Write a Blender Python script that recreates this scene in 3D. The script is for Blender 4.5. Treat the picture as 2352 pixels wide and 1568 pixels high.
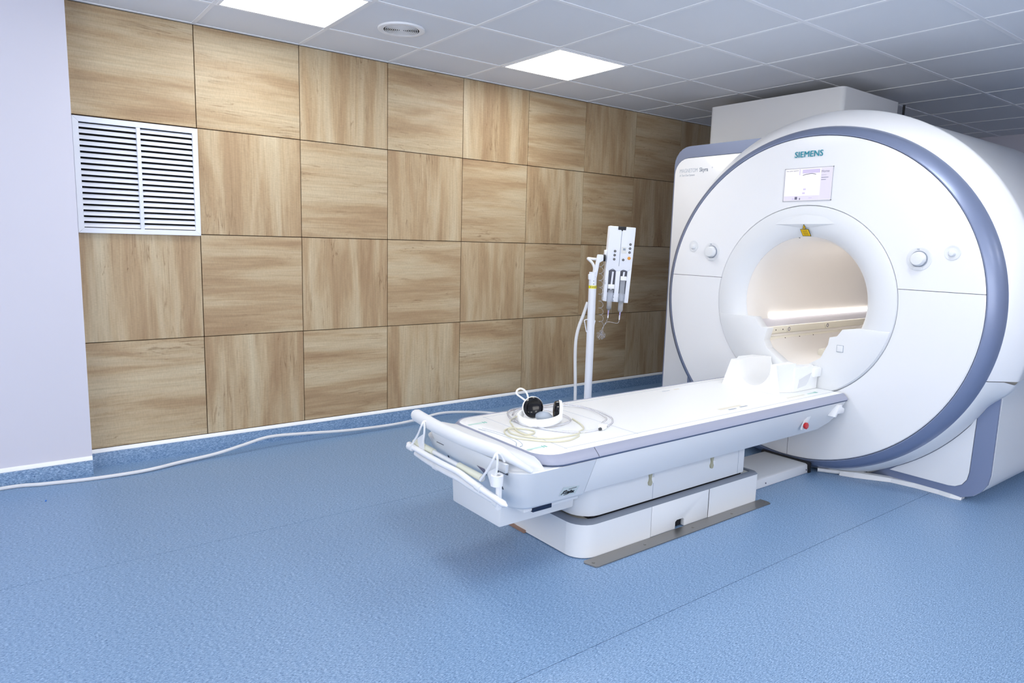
import bpy, bmesh, math, random
from mathutils import Matrix, Vector
from math import sin, cos, pi, sqrt, radians

for o in list(bpy.data.objects): bpy.data.objects.remove(o)
scn = bpy.context.scene
COL = scn.collection
random.seed(7)

# ------------------------------------------------------------------ camera, world, exposure
YAW, PIT, ROL = 0.6523, -0.1430, 0.0274
fwd = Vector((sin(YAW)*cos(PIT), cos(YAW)*cos(PIT), sin(PIT)))
rgt = Vector((cos(YAW), -sin(YAW), 0)); upv = rgt.cross(fwd)
r2 = rgt*cos(ROL) + upv*sin(ROL); u2 = -rgt*sin(ROL) + upv*cos(ROL)
cam_d = bpy.data.cameras.new('camera'); cam = bpy.data.objects.new('camera', cam_d); COL.objects.link(cam)
m = Matrix.Identity(4)
for i in range(3):
    m[i][0] = r2[i]; m[i][1] = u2[i]; m[i][2] = -fwd[i]
m[0][3], m[1][3], m[2][3] = -0.3996, -4.3148, 1.2995
cam.matrix_world = m
cam_d.sensor_width = 36.0; cam_d.lens = 36.0*1580.78/2352; cam_d.clip_start = 0.05; cam_d.clip_end = 60
scn.camera = cam
world = bpy.data.worlds.new('world'); scn.world = world; world.use_nodes = True
world.node_tree.nodes['Background'].inputs[0].default_value = (1.0, 0.985, 0.97, 1)
world.node_tree.nodes['Background'].inputs[1].default_value = 3.6
scn.view_settings.view_transform = 'Standard'; scn.view_settings.look = 'None'
scn.view_settings.gamma = 1.0; scn.view_settings.use_curve_mapping = False
scn.view_settings.exposure = 0.5
LIGHT_STRENGTH = 9.5          # ceiling LED panels
LIGHT_COLOR = (1.0, 0.975, 0.93)

# ------------------------------------------------------------------ helpers
def s2l(c): return tuple(((v/12.92) if v <= 0.04045 else ((v+0.055)/1.055)**2.4) for v in c)
def rgb(r, g, b): return s2l((r/255, g/255, b/255)) + (1.0,)

MATS = {}
def mat(name, col, rough=0.45, metal=0.0, spec=0.5, coat=0.0, trans=0.0, ior=1.45, emit=None, bump=0.0, bscale=200, alpha=1.0):
    if name in MATS: return MATS[name]
    M = bpy.data.materials.new(name); M.use_nodes = True
    nt = M.node_tree; b = nt.nodes['Principled BSDF']
    b.inputs['Base Color'].default_value = col; b.inputs['Roughness'].default_value = rough
    b.inputs['Metallic'].default_value = metal; b.inputs['Specular IOR Level'].default_value = spec
    b.inputs['Coat Weight'].default_value = coat; b.inputs['Coat Roughness'].default_value = 0.08
    b.inputs['Transmission Weight'].default_value = trans; b.inputs['IOR'].default_value = ior
    b.inputs['Alpha'].default_value = alpha
    if emit:
        b.inputs['Emission Color'].default_value = emit[0]; b.inputs['Emission Strength'].default_value = emit[1]
    # every surface carries a faint procedural tone variation
    tc = nt.nodes.new('ShaderNodeTexCoord'); nz = nt.nodes.new('ShaderNodeTexNoise')
    nz.inputs['Scale'].default_value = bscale if bump else 6.0; nz.inputs['Detail'].default_value = 3
    nt.links.new(tc.outputs['Object'], nz.inputs['Vector'])
    if bump:
        bp = nt.nodes.new('ShaderNodeBump'); bp.inputs['Strength'].default_value = bump; bp.inputs['Distance'].default_value = 0.001
        nt.links.new(nz.outputs['Fac'], bp.inputs['Height']); nt.links.new(bp.outputs['Normal'], b.inputs['Normal'])
    elif not emit:
        mr = nt.nodes.new('ShaderNodeMapRange'); mr.inputs['To Min'].default_value = rough*0.9; mr.inputs['To Max'].default_value = min(1, rough*1.12)
        nt.links.new(nz.outputs['Fac'], mr.inputs['Value']); nt.links.new(mr.outputs['Result'], b.inputs['Roughness'])
    MATS[name] = M
    return M

def WM(o):
    w = o.matrix_basis.copy()
    if o.parent: w = WM(o.parent) @ o.matrix_parent_inverse @ w
    return w
def attach(o, parent):
    if parent is not None:
        o.parent = parent; o.matrix_parent_inverse = WM(parent).inverted()
    return o
def tag(o, label=None, cat=None, group=None, kind=None):
    if label: o['label'] = label
    if cat: o['category'] = cat
    if group: o['group'] = group
    if kind: o['kind'] = kind
    return o
def thing(name, loc, label, cat, group=None, rotz=0.0):
    o = bpy.data.objects.new(name, None); COL.objects.link(o)
    o.location = loc; o.rotation_euler = (0, 0, rotz); o.empty_display_size = 0.1
    return tag(o, label, cat, group)

class G:
    """collects vertices and faces of one mesh part"""
    def __init__(s): s.v = []; s.f = []
    def add(s, vs, fs):
        n = len(s.v); s.v += [tuple(p) for p in vs]; s.f += [tuple(i+n for i in f) for f in fs]; return s
    def box(s, x0, x1, y0, y1, z0, z1):
        x0, x1 = sorted((x0, x1)); y0, y1 = sorted((y0, y1)); z0, z1 = sorted((z0, z1))
        return s.add([(x, y, z) for z in (z0, z1) for (x, y) in ((x0, y0), (x1, y0), (x1, y1), (x0, y1))],
                     [(3, 2, 1, 0), (4, 5, 6, 7), (0, 1, 5, 4), (1, 2, 6, 5), (2, 3, 7, 6), (3, 0, 4, 7)])
    def prism(s, poly, axis, a, b):
        """2-D polygon extruded along an axis; poly is in the two other axes, in xyz order"""
        def P(p, t):
            if axis == 0: return (t, p[0], p[1])
            if axis == 1: return (p[0], t, p[1])
            return (p[0], p[1], t)
        n = len(poly); vs = [P(p, a) for p in poly] + [P(p, b) for p in poly]
        return s.add(vs, [tuple(range(n-1, -1, -1)), tuple(range(n, 2*n))] + [(i, (i+1) % n, (i+1) % n+n, i+n) for i in range(n)])
    def loft(s, loops, closed=True, cap0=True, cap1=True):
        n = len(loops[0]); vs = [p for l in loops for p in l]; fs = []
        for k in range(len(loops)-1):
            for i in range(n if closed else n-1):
                j = (i+1) % n
                fs.append((k*n+i, k*n+j, (k+1)*n+j, (k+1)*n+i))
        if closed and cap0: fs.append(tuple(range(n-1, -1, -1)))
        if closed and cap1: fs.append(tuple(range((len(loops)-1)*n, len(loops)*n)))
        return s.add(vs, fs)
    def lathe_x(s, prof, yc, zc, n=96, a0=0.0, a1=2*pi):
        """profile of (x, r) or (x, ry, rz, zc) swept about the x axis"""
        full = abs(a1-a0-2*pi) < 1e-6
        loops = []
        for p in prof:
            x = p[0]; ry = p[1]; rz = p[2] if len(p) > 2 else p[1]; z0 = p[3] if len(p) > 3 else zc
            m_ = n if full else n+1
            loops.append([(x, yc+ry*cos(a0+(a1-a0)*i/n), z0+rz*sin(a0+(a1-a0)*i/n)) for i in range(m_)])
        return s.loft(loops, closed=full, cap0=False, cap1=False)
    def cyl(s, p0, p1, r, r1=None, n=20):
        p0 = Vector(p0); p1 = Vector(p1); d = (p1-p0).normalized()
        a = d.orthogonal().normalized(); b = d.cross(a); r1 = r if r1 is None else r1
        return s.loft([[tuple(p+a*q*cos(2*pi*i/n)+b*q*sin(2*pi*i/n)) for i in range(n)] for p, q in ((p0, r), (p1, r1))])
    def turn(s, p0, d, prof, n=28, caps=True):
        """profile of (distance along d, radius) turned about the axis p0 + t d"""
        p0 = Vector(p0); d = Vector(d).normalized(); a = d.orthogonal().normalized(); b = d.cross(a)
        return s.loft([[tuple(p0+d*t+a*r*cos(2*pi*i/n)+b*r*sin(2*pi*i/n)) for i in range(n)] for t, r in prof], cap0=caps, cap1=caps)
    def tube(s, pts, r, n=8, smooth=5, closed=False, taper=None):
        P = [Vector(p) for p in pts]
        if smooth > 1:
            Q = []; L = len(P)
            for i in range(L if closed else L-1):
                g = (lambda k: P[k % L]) if closed else (lambda k: P[max(0, min(L-1, k))])
                a, b, c, d = g(i-1), g(i), g(i+1), g(i+2)
                for k in range(smooth):
                    t = k/smooth
                    Q.append(0.5*((2*b)+(c-a)*t+(2*a-5*b+4*c-d)*t*t+(3*b-a-3*c+d)*t**3))
            if not closed: Q.append(P[-1])
            P = Q
        L = len(P); up = None; loops = []
        for i in range(L):
            if closed: t = (P[(i+1) % L]-P[i-1])
            else: t = P[min(i+1, L-1)]-P[max(i-1, 0)]
            if t.length < 1e-9: t = Vector((0, 0, 1))
            t.normalize()
            if up is None: up = t.orthogonal().normalized()
            up = (up-t*up.dot(t)); up = up.normalized() if up.length > 1e-6 else t.orthogonal().normalized()
            w = t.cross(up); rr = r*(taper(i/(L-1)) if taper else 1)
            loops.append([tuple(P[i]+up*rr*cos(2*pi*k/n)+w*rr*sin(2*pi*k/n)) for k in range(n)])
        if closed: loops.append(loops[0])
        return s.loft(loops, cap0=not closed, cap1=not closed)
    def build(s, name, m, parent=None, smooth=True, bevel=0.0, seg=2, ang=35, cuts=(), local=False):
        me = bpy.data.meshes.new(name); me.from_pydata(s.v, [], s.f); me.update()
        bm = bmesh.new(); bm.from_mesh(me)
        bmesh.ops.remove_doubles(bm, verts=bm.verts, dist=1e-6)
        for co, no in cuts:          # keep the side the normal points to
            bmesh.ops.bisect_plane(bm, geom=bm.verts[:]+bm.edges[:]+bm.faces[:], plane_co=co, plane_no=no, clear_inner=True)
        bmesh.ops.recalc_face_normals(bm, faces=bm.faces)
        if bevel > 0:
            ed = [e for e in bm.edges if len(e.link_faces) == 2 and e.calc_face_angle(0) > radians(30)]
            bmesh.ops.bevel(bm, geom=ed, offset=bevel, segments=seg, affect='EDGES', profile=0.5, clamp_overlap=True)
        bm.to_mesh(me); bm.free()
        if smooth:
            me.polygons.foreach_set('use_smooth', [True]*len(me.polygons)); me.set_sharp_from_angle(angle=radians(ang))
        me.materials.append(m)
        o = bpy.data.objects.new(name, me); COL.objects.link(o)
        if local and parent is not None: o.parent = parent
        else: attach(o, parent)
        return o

def box(name, m, parent, x0, x1, y0, y1, z0, z1, bevel=0.0, seg=2, **k):
    return G().box(x0, x1, y0, y1, z0, z1).build(name, m, parent, bevel=bevel, seg=seg, **k)

def text_on(name, body, size, mtx, m, parent, offset=0.0, shear=0.0, spacing=1.0, extrude=0.0004, align='LEFT', xscale=1.0):
    cu = bpy.data.curves.new(name, 'FONT'); cu.body = body; cu.size = size; cu.offset = offset; cu.shear = shear
    cu.space_character = spacing; cu.extrude = extrude; cu.align_x = align; cu.resolution_u = 3
    t = bpy.data.objects.new(name+'_curve', cu); COL.objects.link(t)
    bpy.context.view_layer.update()
    me = bpy.data.meshes.new_from_object(t.evaluated_get(bpy.context.evaluated_depsgraph_get()))
    bpy.data.objects.remove(t); bpy.data.curves.remove(cu)
    me.transform(mtx @ Matrix.Diagonal((xscale, 1, 1, 1))); me.materials.clear(); me.materials.append(m)
    o = bpy.data.objects.new(name, me); COL.objects.link(o); attach(o, parent)
    return o
def face_mx(x, y, z):      # lettering on a surface that looks towards -x
    return Matrix(((0, 0, -1, x), (-1, 0, 0, y), (0, 1, 0, z), (0, 0, 0, 1)))
def side_mx(x, y, z, rot=0.0):   # lettering on a surface that looks towards -y
    return Matrix.Translation((x, y, z)) @ Matrix.Rotation(pi/2, 4, 'X') @ Matrix.Rotation(rot, 4, 'Z')

def rrect(x0, x1, y0, y1, r, n=6):
    """rounded rectangle outline, r = (r at x0y0, x1y0, x1y1, x0y1)"""
    if not isinstance(r, tuple): r = (r,)*4
    out = []
    for (cx, cy, rr, a) in ((x0+r[0], y0+r[0], r[0], pi), (x1-r[1], y0+r[1], r[1], 1.5*pi), (x1-r[2], y1-r[2], r[2], 0), (x0+r[3], y1-r[3], r[3], 0.5*pi)):
        if rr < 1e-6: out.append((cx, cy)); continue
        for k in range(n+1): out.append((cx+rr*cos(a+0.5*pi*k/n), cy+rr*sin(a+0.5*pi*k/n)))
    return out

# ------------------------------------------------------------------ procedural surface materials
def nodes(M):
    return M.node_tree, M.node_tree.nodes, M.node_tree.links
def ramp(nd, stops, interp='LINEAR'):
    r = nd.new('ShaderNodeValToRGB'); r.color_ramp.interpolation = interp
    e = r.color_ramp.elements
    e[0].position, e[0].color = stops[0]; e[1].position, e[1].color = stops[-1]
    for p, c in stops[1:-1]:
        k = e.new(p); k.color = c
    return r

def wood_mat(name, vertical):
    M = bpy.data.materials.new(name); M.use_nodes = True; nt, nd, lk = nodes(M); b = nd['Principled BSDF']
    tc = nd.new('ShaderNodeTexCoord'); oi = nd.new('ShaderNodeObjectInfo')
    mul = nd.new('ShaderNodeVectorMath'); mul.operation = 'SCALE'; mul.inputs[0].default_value = (23.1, 7.7, 31.3)
    lk.new(oi.outputs['Random'], mul.inputs['Scale'])
    add = nd.new('ShaderNodeVectorMath'); add.operation = 'ADD'
    lk.new(tc.outputs['Object'], add.inputs[0]); lk.new(mul.outputs[0], add.inputs[1])
    def noise(sa, sb, detail, dist, rough=0.55):
        mp = nd.new('ShaderNodeMapping'); mp.inputs['Scale'].default_value = (sb, 1, sa) if vertical else (sa, 1, sb)
        lk.new(add.outputs[0], mp.inputs['Vector'])
        n = nd.new('ShaderNodeTexNoise'); n.inputs['Scale'].default_value = 1.0; n.inputs['Detail'].default_value = detail
        n.inputs['Roughness'].default_value = rough; n.inputs['Distortion'].default_value = dist
        lk.new(mp.outputs[0], n.inputs['Vector']); return n
    broad = noise(1.0, 8.5, 6, 0.45, 0.55)
    fine = noise(4.0, 110.0, 5, 0.25, 0.7)
    crack = noise(1.6, 26.0, 3, 0.8, 0.5)
    weave = noise(260.0, 60.0, 1, 0.0)
    cr = ramp(nd, [(0.28, rgb(166, 136, 103)), (0.44, rgb(183, 157, 122)), (0.53, rgb(195, 173, 139)), (0.70, rgb(208, 192, 161))])
    lk.new(broad.outputs['Fac'], cr.inputs['Fac'])
    fr = ramp(nd, [(0.25, (0.55, 0.5, 0.45, 1)), (0.6, (1.0, 1.0, 1.0, 1))])
    lk.new(fine.outputs['Fac'], fr.inputs['Fac'])
    m1 = nd.new('ShaderNodeMix'); m1.data_type = 'RGBA'; m1.blend_type = 'MULTIPLY'; m1.inputs['Factor'].default_value = 0.5
    lk.new(cr.outputs['Color'], m1.inputs['A']); lk.new(fr.outputs['Color'], m1.inputs['B'])
    ck = ramp(nd, [(0.485, (1, 1, 1, 1)), (0.5, (0.42, 0.31, 0.23, 1)), (0.515, (1, 1, 1, 1))])
    lk.new(crack.outputs['Fac'], ck.inputs['Fac'])
    pat = noise(3.0, 5.0, 2, 0.0)
    pr_ = ramp(nd, [(0.5, (0, 0, 0, 1)), (0.66, (0.75, 0.75, 0.75, 1))]); lk.new(pat.outputs['Fac'], pr_.inputs['Fac'])
    m2 = nd.new('ShaderNodeMix'); m2.data_type = 'RGBA'; m2.blend_type = 'MULTIPLY'
    lk.new(pr_.outputs['Color'], m2.inputs['Factor']); lk.new(m1.outputs['Result'], m2.inputs['A']); lk.new(ck.outputs['Color'], m2.inputs['B'])
    wr = ramp(nd, [(0.3, (0.88, 0.88, 0.88, 1)), (0.65, (1.06, 1.06, 1.06, 1))]); lk.new(weave.outputs['Fac'], wr.inputs['Fac'])
    m3 = nd.new('ShaderNodeMix'); m3.data_type = 'RGBA'; m3.blend_type = 'MULTIPLY'; m3.inputs['Factor'].default_value = 0.6
    lk.new(m2.outputs['Result'], m3.inputs['A']); lk.new(wr.outputs['Color'], m3.inputs['B'])
    lk.new(m3.outputs['Result'], b.inputs['Base Color'])
    b.inputs['Roughness'].default_value = 0.42; b.inputs['Specular IOR Level'].default_value = 0.4
    bp = nd.new('ShaderNodeBump'); bp.inputs['Strength'].default_value = 0.12; bp.inputs['Distance'].default_value = 0.001
    lk.new(fine.outputs['Fac'], bp.inputs['Height']); lk.new(bp.outputs['Normal'], b.inputs['Normal'])
    return M

def vinyl_mat(name):
    M = bpy.data.materials.new(name); M.use_nodes = True; nt, nd, lk = nodes(M); b = nd['Principled BSDF']
    tc = nd.new('ShaderNodeTexCoord')
    def noise(sx, sy, sz, detail, rough=0.6):
        mp = nd.new('ShaderNodeMapping'); mp.inputs['Scale'].default_value = (sx, sy, sz); lk.new(tc.outputs['Object'], mp.inputs['Vector'])
        n = nd.new('ShaderNodeTexNoise'); n.inputs['Scale'].default_value = 1; n.inputs['Detail'].default_value = detail; n.inputs['Roughness'].default_value = rough
        lk.new(mp.outputs[0], n.inputs['Vector']); return n
    a = noise(90, 300, 300, 4, 0.75); d = noise(130, 330, 330, 1, 0.5); big = noise(1.2, 2.0, 2.0, 3)
    cr = ramp(nd, [(0.35, rgb(78, 112, 154)), (0.46, rgb(112, 145, 183)), (0.54, rgb(130, 161, 197)), (0.66, rgb(172, 196, 224))])
    lk.new(a.outputs['Fac'], cr.inputs['Fac'])
    dr = ramp(nd, [(0.30, (0.10, 0.20, 0.38, 1)), (0.345, (1, 1, 1, 1)), (0.62, (1, 1, 1, 1)), (0.70, (1.5, 1.42, 1.3, 1))]); lk.new(d.outputs['Fac'], dr.inputs['Fac'])
    m1 = nd.new('ShaderNodeMix'); m1.data_type = 'RGBA'; m1.blend_type = 'MULTIPLY'; m1.inputs['Factor'].default_value = 0.9
    lk.new(cr.outputs['Color'], m1.inputs['A']); lk.new(dr.outputs['Color'], m1.inputs['B'])
    lk.new(m1.outputs['Result'], b.inputs['Base Color'])
    rr = nd.new('ShaderNodeMapRange'); rr.inputs['To Min'].default_value = 0.30; rr.inputs['To Max'].default_value = 0.44
    lk.new(big.outputs['Fac'], rr.inputs['Value']); lk.new(rr.outputs['Result'], b.inputs['Roughness'])
    b.inputs['Specular IOR Level'].default_value = 0.5
    bp = nd.new('ShaderNodeBump'); bp.inputs['Strength'].default_value = 0.05; bp.inputs['Distance'].default_value = 0.0005
    lk.new(a.outputs['Fac'], bp.inputs['Height']); lk.new(bp.outputs['Normal'], b.inputs['Normal'])
    return M

WOOD_H = wood_mat('oak_laminate_horizontal', False); WOOD_V = wood_mat('oak_laminate_vertical', True)
VINYL = vinyl_mat('blue_flecked_vinyl')
PAINT = mat('pale_lavender_paint', rgb(217, 216, 228), 0.6, spec=0.3, bump=0.05, bscale=350)
TILE = mat('ceiling_tile_white', rgb(234, 237, 242), 0.85, spec=0.2, bump=0.25, bscale=500)
GRIDM = mat('grid_enamel', rgb(246, 248, 252), 0.4)
DARKWOOD = mat('dark_joint', rgb(70, 48, 30), 0.8)
VOID = mat('black_cavity', rgb(14, 12, 10), 0.9)
WHITE_MET = mat('white_enamel', rgb(236, 240, 250), 0.4)
SHELL = mat('scanner_white', rgb(238, 240, 244), 0.3, coat=0.2)
SHELL2 = mat('scanner_white_satin', rgb(229, 232, 236), 0.4)
GREY = mat('scanner_blue_grey', rgb(134, 146, 176), 0.36, metal=0.4, coat=0.1)
RAILM = mat('rail_lavender_grey', rgb(160, 165, 186), 0.4)
GREY_D = mat('base_grey', rgb(120, 128, 142), 0.45)
BEIGE = mat('bore_warm_white', rgb(238, 234, 230), 0.4)
CREAM = mat('rail_cream', rgb(232, 228, 214), 0.4)
SEAM = mat('seam_dark', rgb(70, 76, 86), 0.7)
BLACK = mat('black_gloss', rgb(10, 10, 14), 0.15)
BLACKM = mat('black_matt', rgb(22, 23, 28), 0.5)
STEEL = mat('brushed_steel', rgb(150, 148, 145), 0.35, metal=0.85)
PAD = mat('table_white', rgb(246, 248, 250), 0.38)
NAVY = mat('navy_label', rgb(18, 36, 66), 0.4)
TEAL = mat('teal_print', rgb(40, 146, 166), 0.5)
MINT = mat('mint_print', rgb(196, 228, 220), 0.5)
MINTD = mat('mint_symbol', rgb(120, 196, 184), 0.5)
PRINT = mat('grey_print', rgb(150, 160, 176), 0.5)
PRINTL = mat('light_grey_print', rgb(190, 198, 210), 0.5)
YELLOW = mat('warning_yellow', rgb(232, 190, 20), 0.45)
RED = mat('stop_red', rgb(190, 22, 30), 0.25, coat=0.4)
ORANGE = mat('orange_button', rgb(226, 152, 44), 0.35)
CABLE = mat('white_cable', rgb(226, 228, 232), 0.45)
RUBBER = mat('caster_grey', rgb(70, 74, 80), 0.6)
CLEAR = mat('clear_tube', rgb(246, 247, 253), 0.1, trans=0.85, ior=1.18)
CREAMT = mat('cream_tube', rgb(238, 236, 216), 0.3, trans=0.35, ior=1.2)
SYR = mat('syringe_plastic', rgb(232, 236, 244), 0.12, trans=0.7, ior=1.15)
LED = mat('panel_diffuser', (1, 1, 1, 1), 0.5, emit=(LIGHT_COLOR+(1,), LIGHT_STRENGTH))
BORE_LED = mat('bore_led', (1, 1, 1, 1), 0.5, emit=((1, 0.95, 0.90, 1), 5.0))
SCREEN = mat('display_lit', rgb(120, 120, 128), 0.25, emit=((0.97, 0.96, 1, 1), 0.62))
LILAC = mat('display_lilac', rgb(110, 100, 140), 0.3, emit=((0.80, 0.74, 0.95, 1), 0.48))
LILACL = mat('display_pale', rgb(120, 118, 132), 0.3, emit=((0.84, 0.80, 0.96, 1), 0.55))
INK = mat('display_ink', rgb(110, 108, 130), 0.4)

# ------------------------------------------------------------------ the room
H = 2.451; XR = 7.57; XL = -2.4; YF = -6.438
PX = -0.014; PY = -0.12                      # corner of the painted pier
ROWS = [(0.104, 0.697), (0.697, 1.295), (1.295, 1.893), (1.893, H)]
fl = box('floor', mat('floor_joint', rgb(52, 80, 122), 0.7), None, XL-0.1, XR+0.1, YF-0.1, 0.2, -0.06, -0.003); tag(fl, kind='structure')
edges = [0.0, -1.345, -2.835, -4.335, -5.835, YF]
for i in range(5):
    box('vinyl_sheet', VINYL, fl, XL, XR, edges[i+1]+0.0012, edges[i]-0.0012, -0.003, 0.0, smooth=False)
wb = box('wall_back', DARKWOOD, None, PX-0.02, XR+0.1, 0.016, 0.2, 0, H+0.1); tag(wb, kind='structure')
pm = {}
for c in range(13):
    for r in range(4):
        if c == 0 and r == 2: continue
        z0, z1 = ROWS[r]; x0 = 0.6*c if c else PX+0.001; x1 = min(0.6*c+0.6, XR)
        vert = (c+r) % 2 == 1
        if r == 3 and c == 0: vert = False
        elif r == 3: vert = c % 2 == 0
        elif r == 1: vert = c % 2 == 0
        elif r == 2: vert = c % 2 == 1
        elif r == 0: vert = c % 2 == 1
        w = x1-x0-0.0045; h = z1-z0-0.0045; key = (round(w, 3), round(h, 3), vert)
        if key not in pm:
            o = G().box(-w/2, w/2, 0, 0.016, -h/2, h/2).build('wood_panel', WOOD_V if vert else WOOD_H, None, bevel=0.0008, seg=1, smooth=False); pm[key] = o.data
        else:
            o = bpy.data.objects.new('wood_panel', pm[key]); COL.objects.link(o)
        o.location = ((x0+x1)/2, 0, (z0+z1)/2); attach(o, wb)
wl = box('wall_left', PAINT, None, XL-0.1, PX, PY, 0.2, 0, H+0.1); tag(wl, kind='structure')
for nm, a in (('wall_right', (XR, XR+0.15, YF-0.1, 0.016, 0, H+0.1)), ):
    tag(box(nm, PAINT, None, *a), kind='structure')
WZ0, WZ1 = 0.85, 2.25                        # two unseen windows added behind the camera to let in fill light
def fill_window_wall(wname, nname, along_y, c0_, c1_, w0, w1, d0, d1, dirn):
    def bx(g, a0, a1, z0, z1, e0=d0, e1=d1):
        return g.box(e0, e1, a0, a1, z0, z1) if along_y else g.box(a0, a1, e0, e1, z0, z1)
    g = G()
    for a in ((c0_, c1_, 0, WZ0), (c0_, c1_, WZ1, H+0.1), (c0_, w0, WZ0, WZ1), (w1, c1_, WZ0, WZ1)): bx(g, *a)
    tag(g.build(wname, PAINT, None, smooth=False), kind='structure')
    g = G(); md = (w0+w1)/2; e0, e1 = d0+(d1-d0)*.35, d0+(d1-d0)*.7
    for a in ((w0, w1, WZ0, WZ0+.05), (w0, w1, WZ1-.05, WZ1), (w0, w0+.05, WZ0+.05, WZ1-.05), (w1-.05, w1, WZ0+.05, WZ1-.05), (md-.025, md+.025, WZ0+.05, WZ1-.05)): bx(g, *a, e0, e1)
    tag(g.build(nname, WHITE_MET, None, smooth=False), kind='structure')
    pd = bpy.data.lights.new('fill_window_portal', 'AREA'); pd.shape = 'RECTANGLE'; pd.size = w1-w0; pd.size_y = WZ1-WZ0; pd.cycles.is_portal = True
    po = bpy.data.objects.new('fill_window_portal', pd); COL.objects.link(po)
    dm = (d0+d1)/2
    po.location = (dm, md, (WZ0+WZ1)/2) if along_y else (md, dm, (WZ0+WZ1)/2)
    z = -Vector(dirn); up = Vector((0, 0, 1)); x = up.cross(z)
    po.matrix_world = Matrix.Translation(po.location) @ Matrix((x, up, z)).transposed().to_4x4()
fill_window_wall('wall_end', 'fill_window_1', True, YF, PY, -4.9, -1.3, XL-.15, XL, (1, 0, 0))
fill_window_wall('wall_front', 'fill_window_2', False, XL-.15, XR+.15, -1.0, 2.0, YF-.15, YF, (0, 1, 0))
CAPM = mat('cap_glow_white', rgb(246, 249, 253), 0.3)  # white of the cap trim stands in for light glowing on the top edge
def baseboard(name, x0, x1, y):
    prof = [(y-0.012, 0.0), (y-0.012, 0.078), (y-0.009, 0.086), (y, 0.09), (y, 0.0)]
    o = G().prism(prof, 0, x0, x1).build(name, VINYL, None); tag(o, kind='structure')
    G().prism([(y, 0.084), (y-0.0140, 0.083), (y-0.0140, 0.088), (y-0.006, 0.100), (y, 0.103)], 0, x0, x1).build('cap_glow_strip', CAPM, o)
baseboard('baseboard_back', PX, XR, 0.0)
baseboard('baseboard_left', XL, PX, PY)
bbr = box('baseboard_right', VINYL, None, XR-0.012, XR, YF, 0, 0, 0.09); tag(bbr, kind='structure')

# ceiling: suspended grid with separate tiles
ce = box('ceiling', TILE, None, XL-0.1, XR+0.1, YF-0.1, 0.2, H+0.05, H+0.12); tag(ce, kind='structure')
GY = [0.0] + [-(0.438+0.6*j) for j in range(11)]
LIGHTS = [(1, 1), (4, 1), (1, 5), (4, 5), (1, 9), (4, 9), (7, 9)]  # first two in view, the other five unseen and added to brighten the room
tm = {}
for i in range(-4, 13):
    for j in range(11):
        if (i, j) in LIGHTS: continue
        x0 = 0.6*i; x1 = min(0.6*i+0.6, XR); y0 = GY[j+1]; y1 = GY[j]
        if y0 < YF-0.01: continue
        key = (round(x1-x0, 3), round(y1-y0, 3)); w = (x1-x0)/2-0.008; h = (y1-y0)/2-0.008
        if key not in tm:
            o = G().box(-w, w, -h, h, 0.0, 0.014).build('ceiling_tile', TILE, None, bevel=0.0015, seg=1, smooth=False); tm[key] = o.data
        else:
            o = bpy.data.objects.new('ceiling_tile', tm[key]); COL.objects.link(o)
        o.location = ((x0+x1)/2, (y0+y1)/2, H+0.0035); attach(o, ce)
for i in range(-4, 13):
    box('grid_bar', GRIDM, ce, 0.6*i-0.0105, 0.6*i+0.0105, YF, 0, H+0.0004, H+0.03, smooth=False)
for y in GY:
    box('grid_bar', GRIDM, ce, XL, XR, y-0.0105 if y else -0.02, y+0.0105 if y else 0, H, H+0.03, smooth=False)

# ceiling light panels
LLAB = {(1, 5): 'added unseen lit square ceiling panel over the foot end of the table, camera side', (4, 5): 'added unseen lit square ceiling panel over the middle of the table, camera side', (1, 9): 'added unseen lit square ceiling panel by the front wall, nearest the end wall', (4, 9): 'added unseen lit square ceiling panel by the front wall, middle of its row', (7, 9): 'added unseen lit square ceiling panel by the front wall, nearest the scanner side', (1, 1): 'lit square ceiling panel above the slatted wall vent', (4, 1): 'lit square ceiling panel above the middle of the wood wall'}
lm = {}
for (i, j) in LIGHTS:
    x0 = 0.6*i; y0 = GY[j+1]; cx, cy = x0+0.3, y0+0.3
    t = thing('ceiling_light', (cx, cy, H), LLAB.get((i, j), 'lit square ceiling panel out of view towards the camera side'), 'ceiling light', 'square LED panels in the ceiling')
    if not lm:
        f = G()
        for a in ((-0.29, 0.29, -0.29, -0.276), (-0.29, 0.29, 0.276, 0.29), (-0.29, -0.276, -0.276, 0.276), (0.276, 0.29, -0.276, 0.276)): f.box(*a, -0.003, 0.02)
        a = f.build('frame', GRIDM, t, smooth=False, local=True); b = G().box(-0.276, 0.276, -0.276, 0.276, 0.0, 0.012).build('diffuser', LED, t, smooth=False, local=True)
        lm = {'frame': a.data, 'diffuser': b.data}
    else:
        for n_ in ('frame', 'diffuser'):
            o = bpy.data.objects.new(n_, lm[n_]); COL.objects.link(o); o.parent = t

# round ceiling diffuser
t = thing('ceiling_vent', (1.515, -0.722, H), 'round white ceiling vent with concentric rings between the lit panels', 'vent')
g = G(); c0 = (1.515, -0.722)
def ringz(g, r0, r1, z0, z1, n=40):
    p = []
    for (r, z) in ((r0, z0), (r1, z0), (r1, z1), (r0, z1)): p.append([(c0[0]+r*cos(2*pi*k/n), c0[1]+r*sin(2*pi*k/n), z) for k in range(n)])
    return g.loft(p+[p[0]], cap0=False, cap1=False)
ringz(g, 0.098, 0.130, H-0.009, H+0.003).build('rim', GRIDM, t, bevel=0.003)
G().cyl((c0[0], c0[1], H-0.0045), (c0[0], c0[1], H+0.002), 0.0985, n=40).build('duct_backing', VOID, t)
for k in range(8):
    r = 0.0175+0.0100*k
    ringz(G(), r, r+0.0035, H-0.0085, H-0.004).build('ring_louvre', GRIDM, t)
G().cyl((c0[0], c0[1], H-0.0085), (c0[0], c0[1], H-0.004), 0.010, n=24).build('centre_cap', GRIDM, t)

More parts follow.
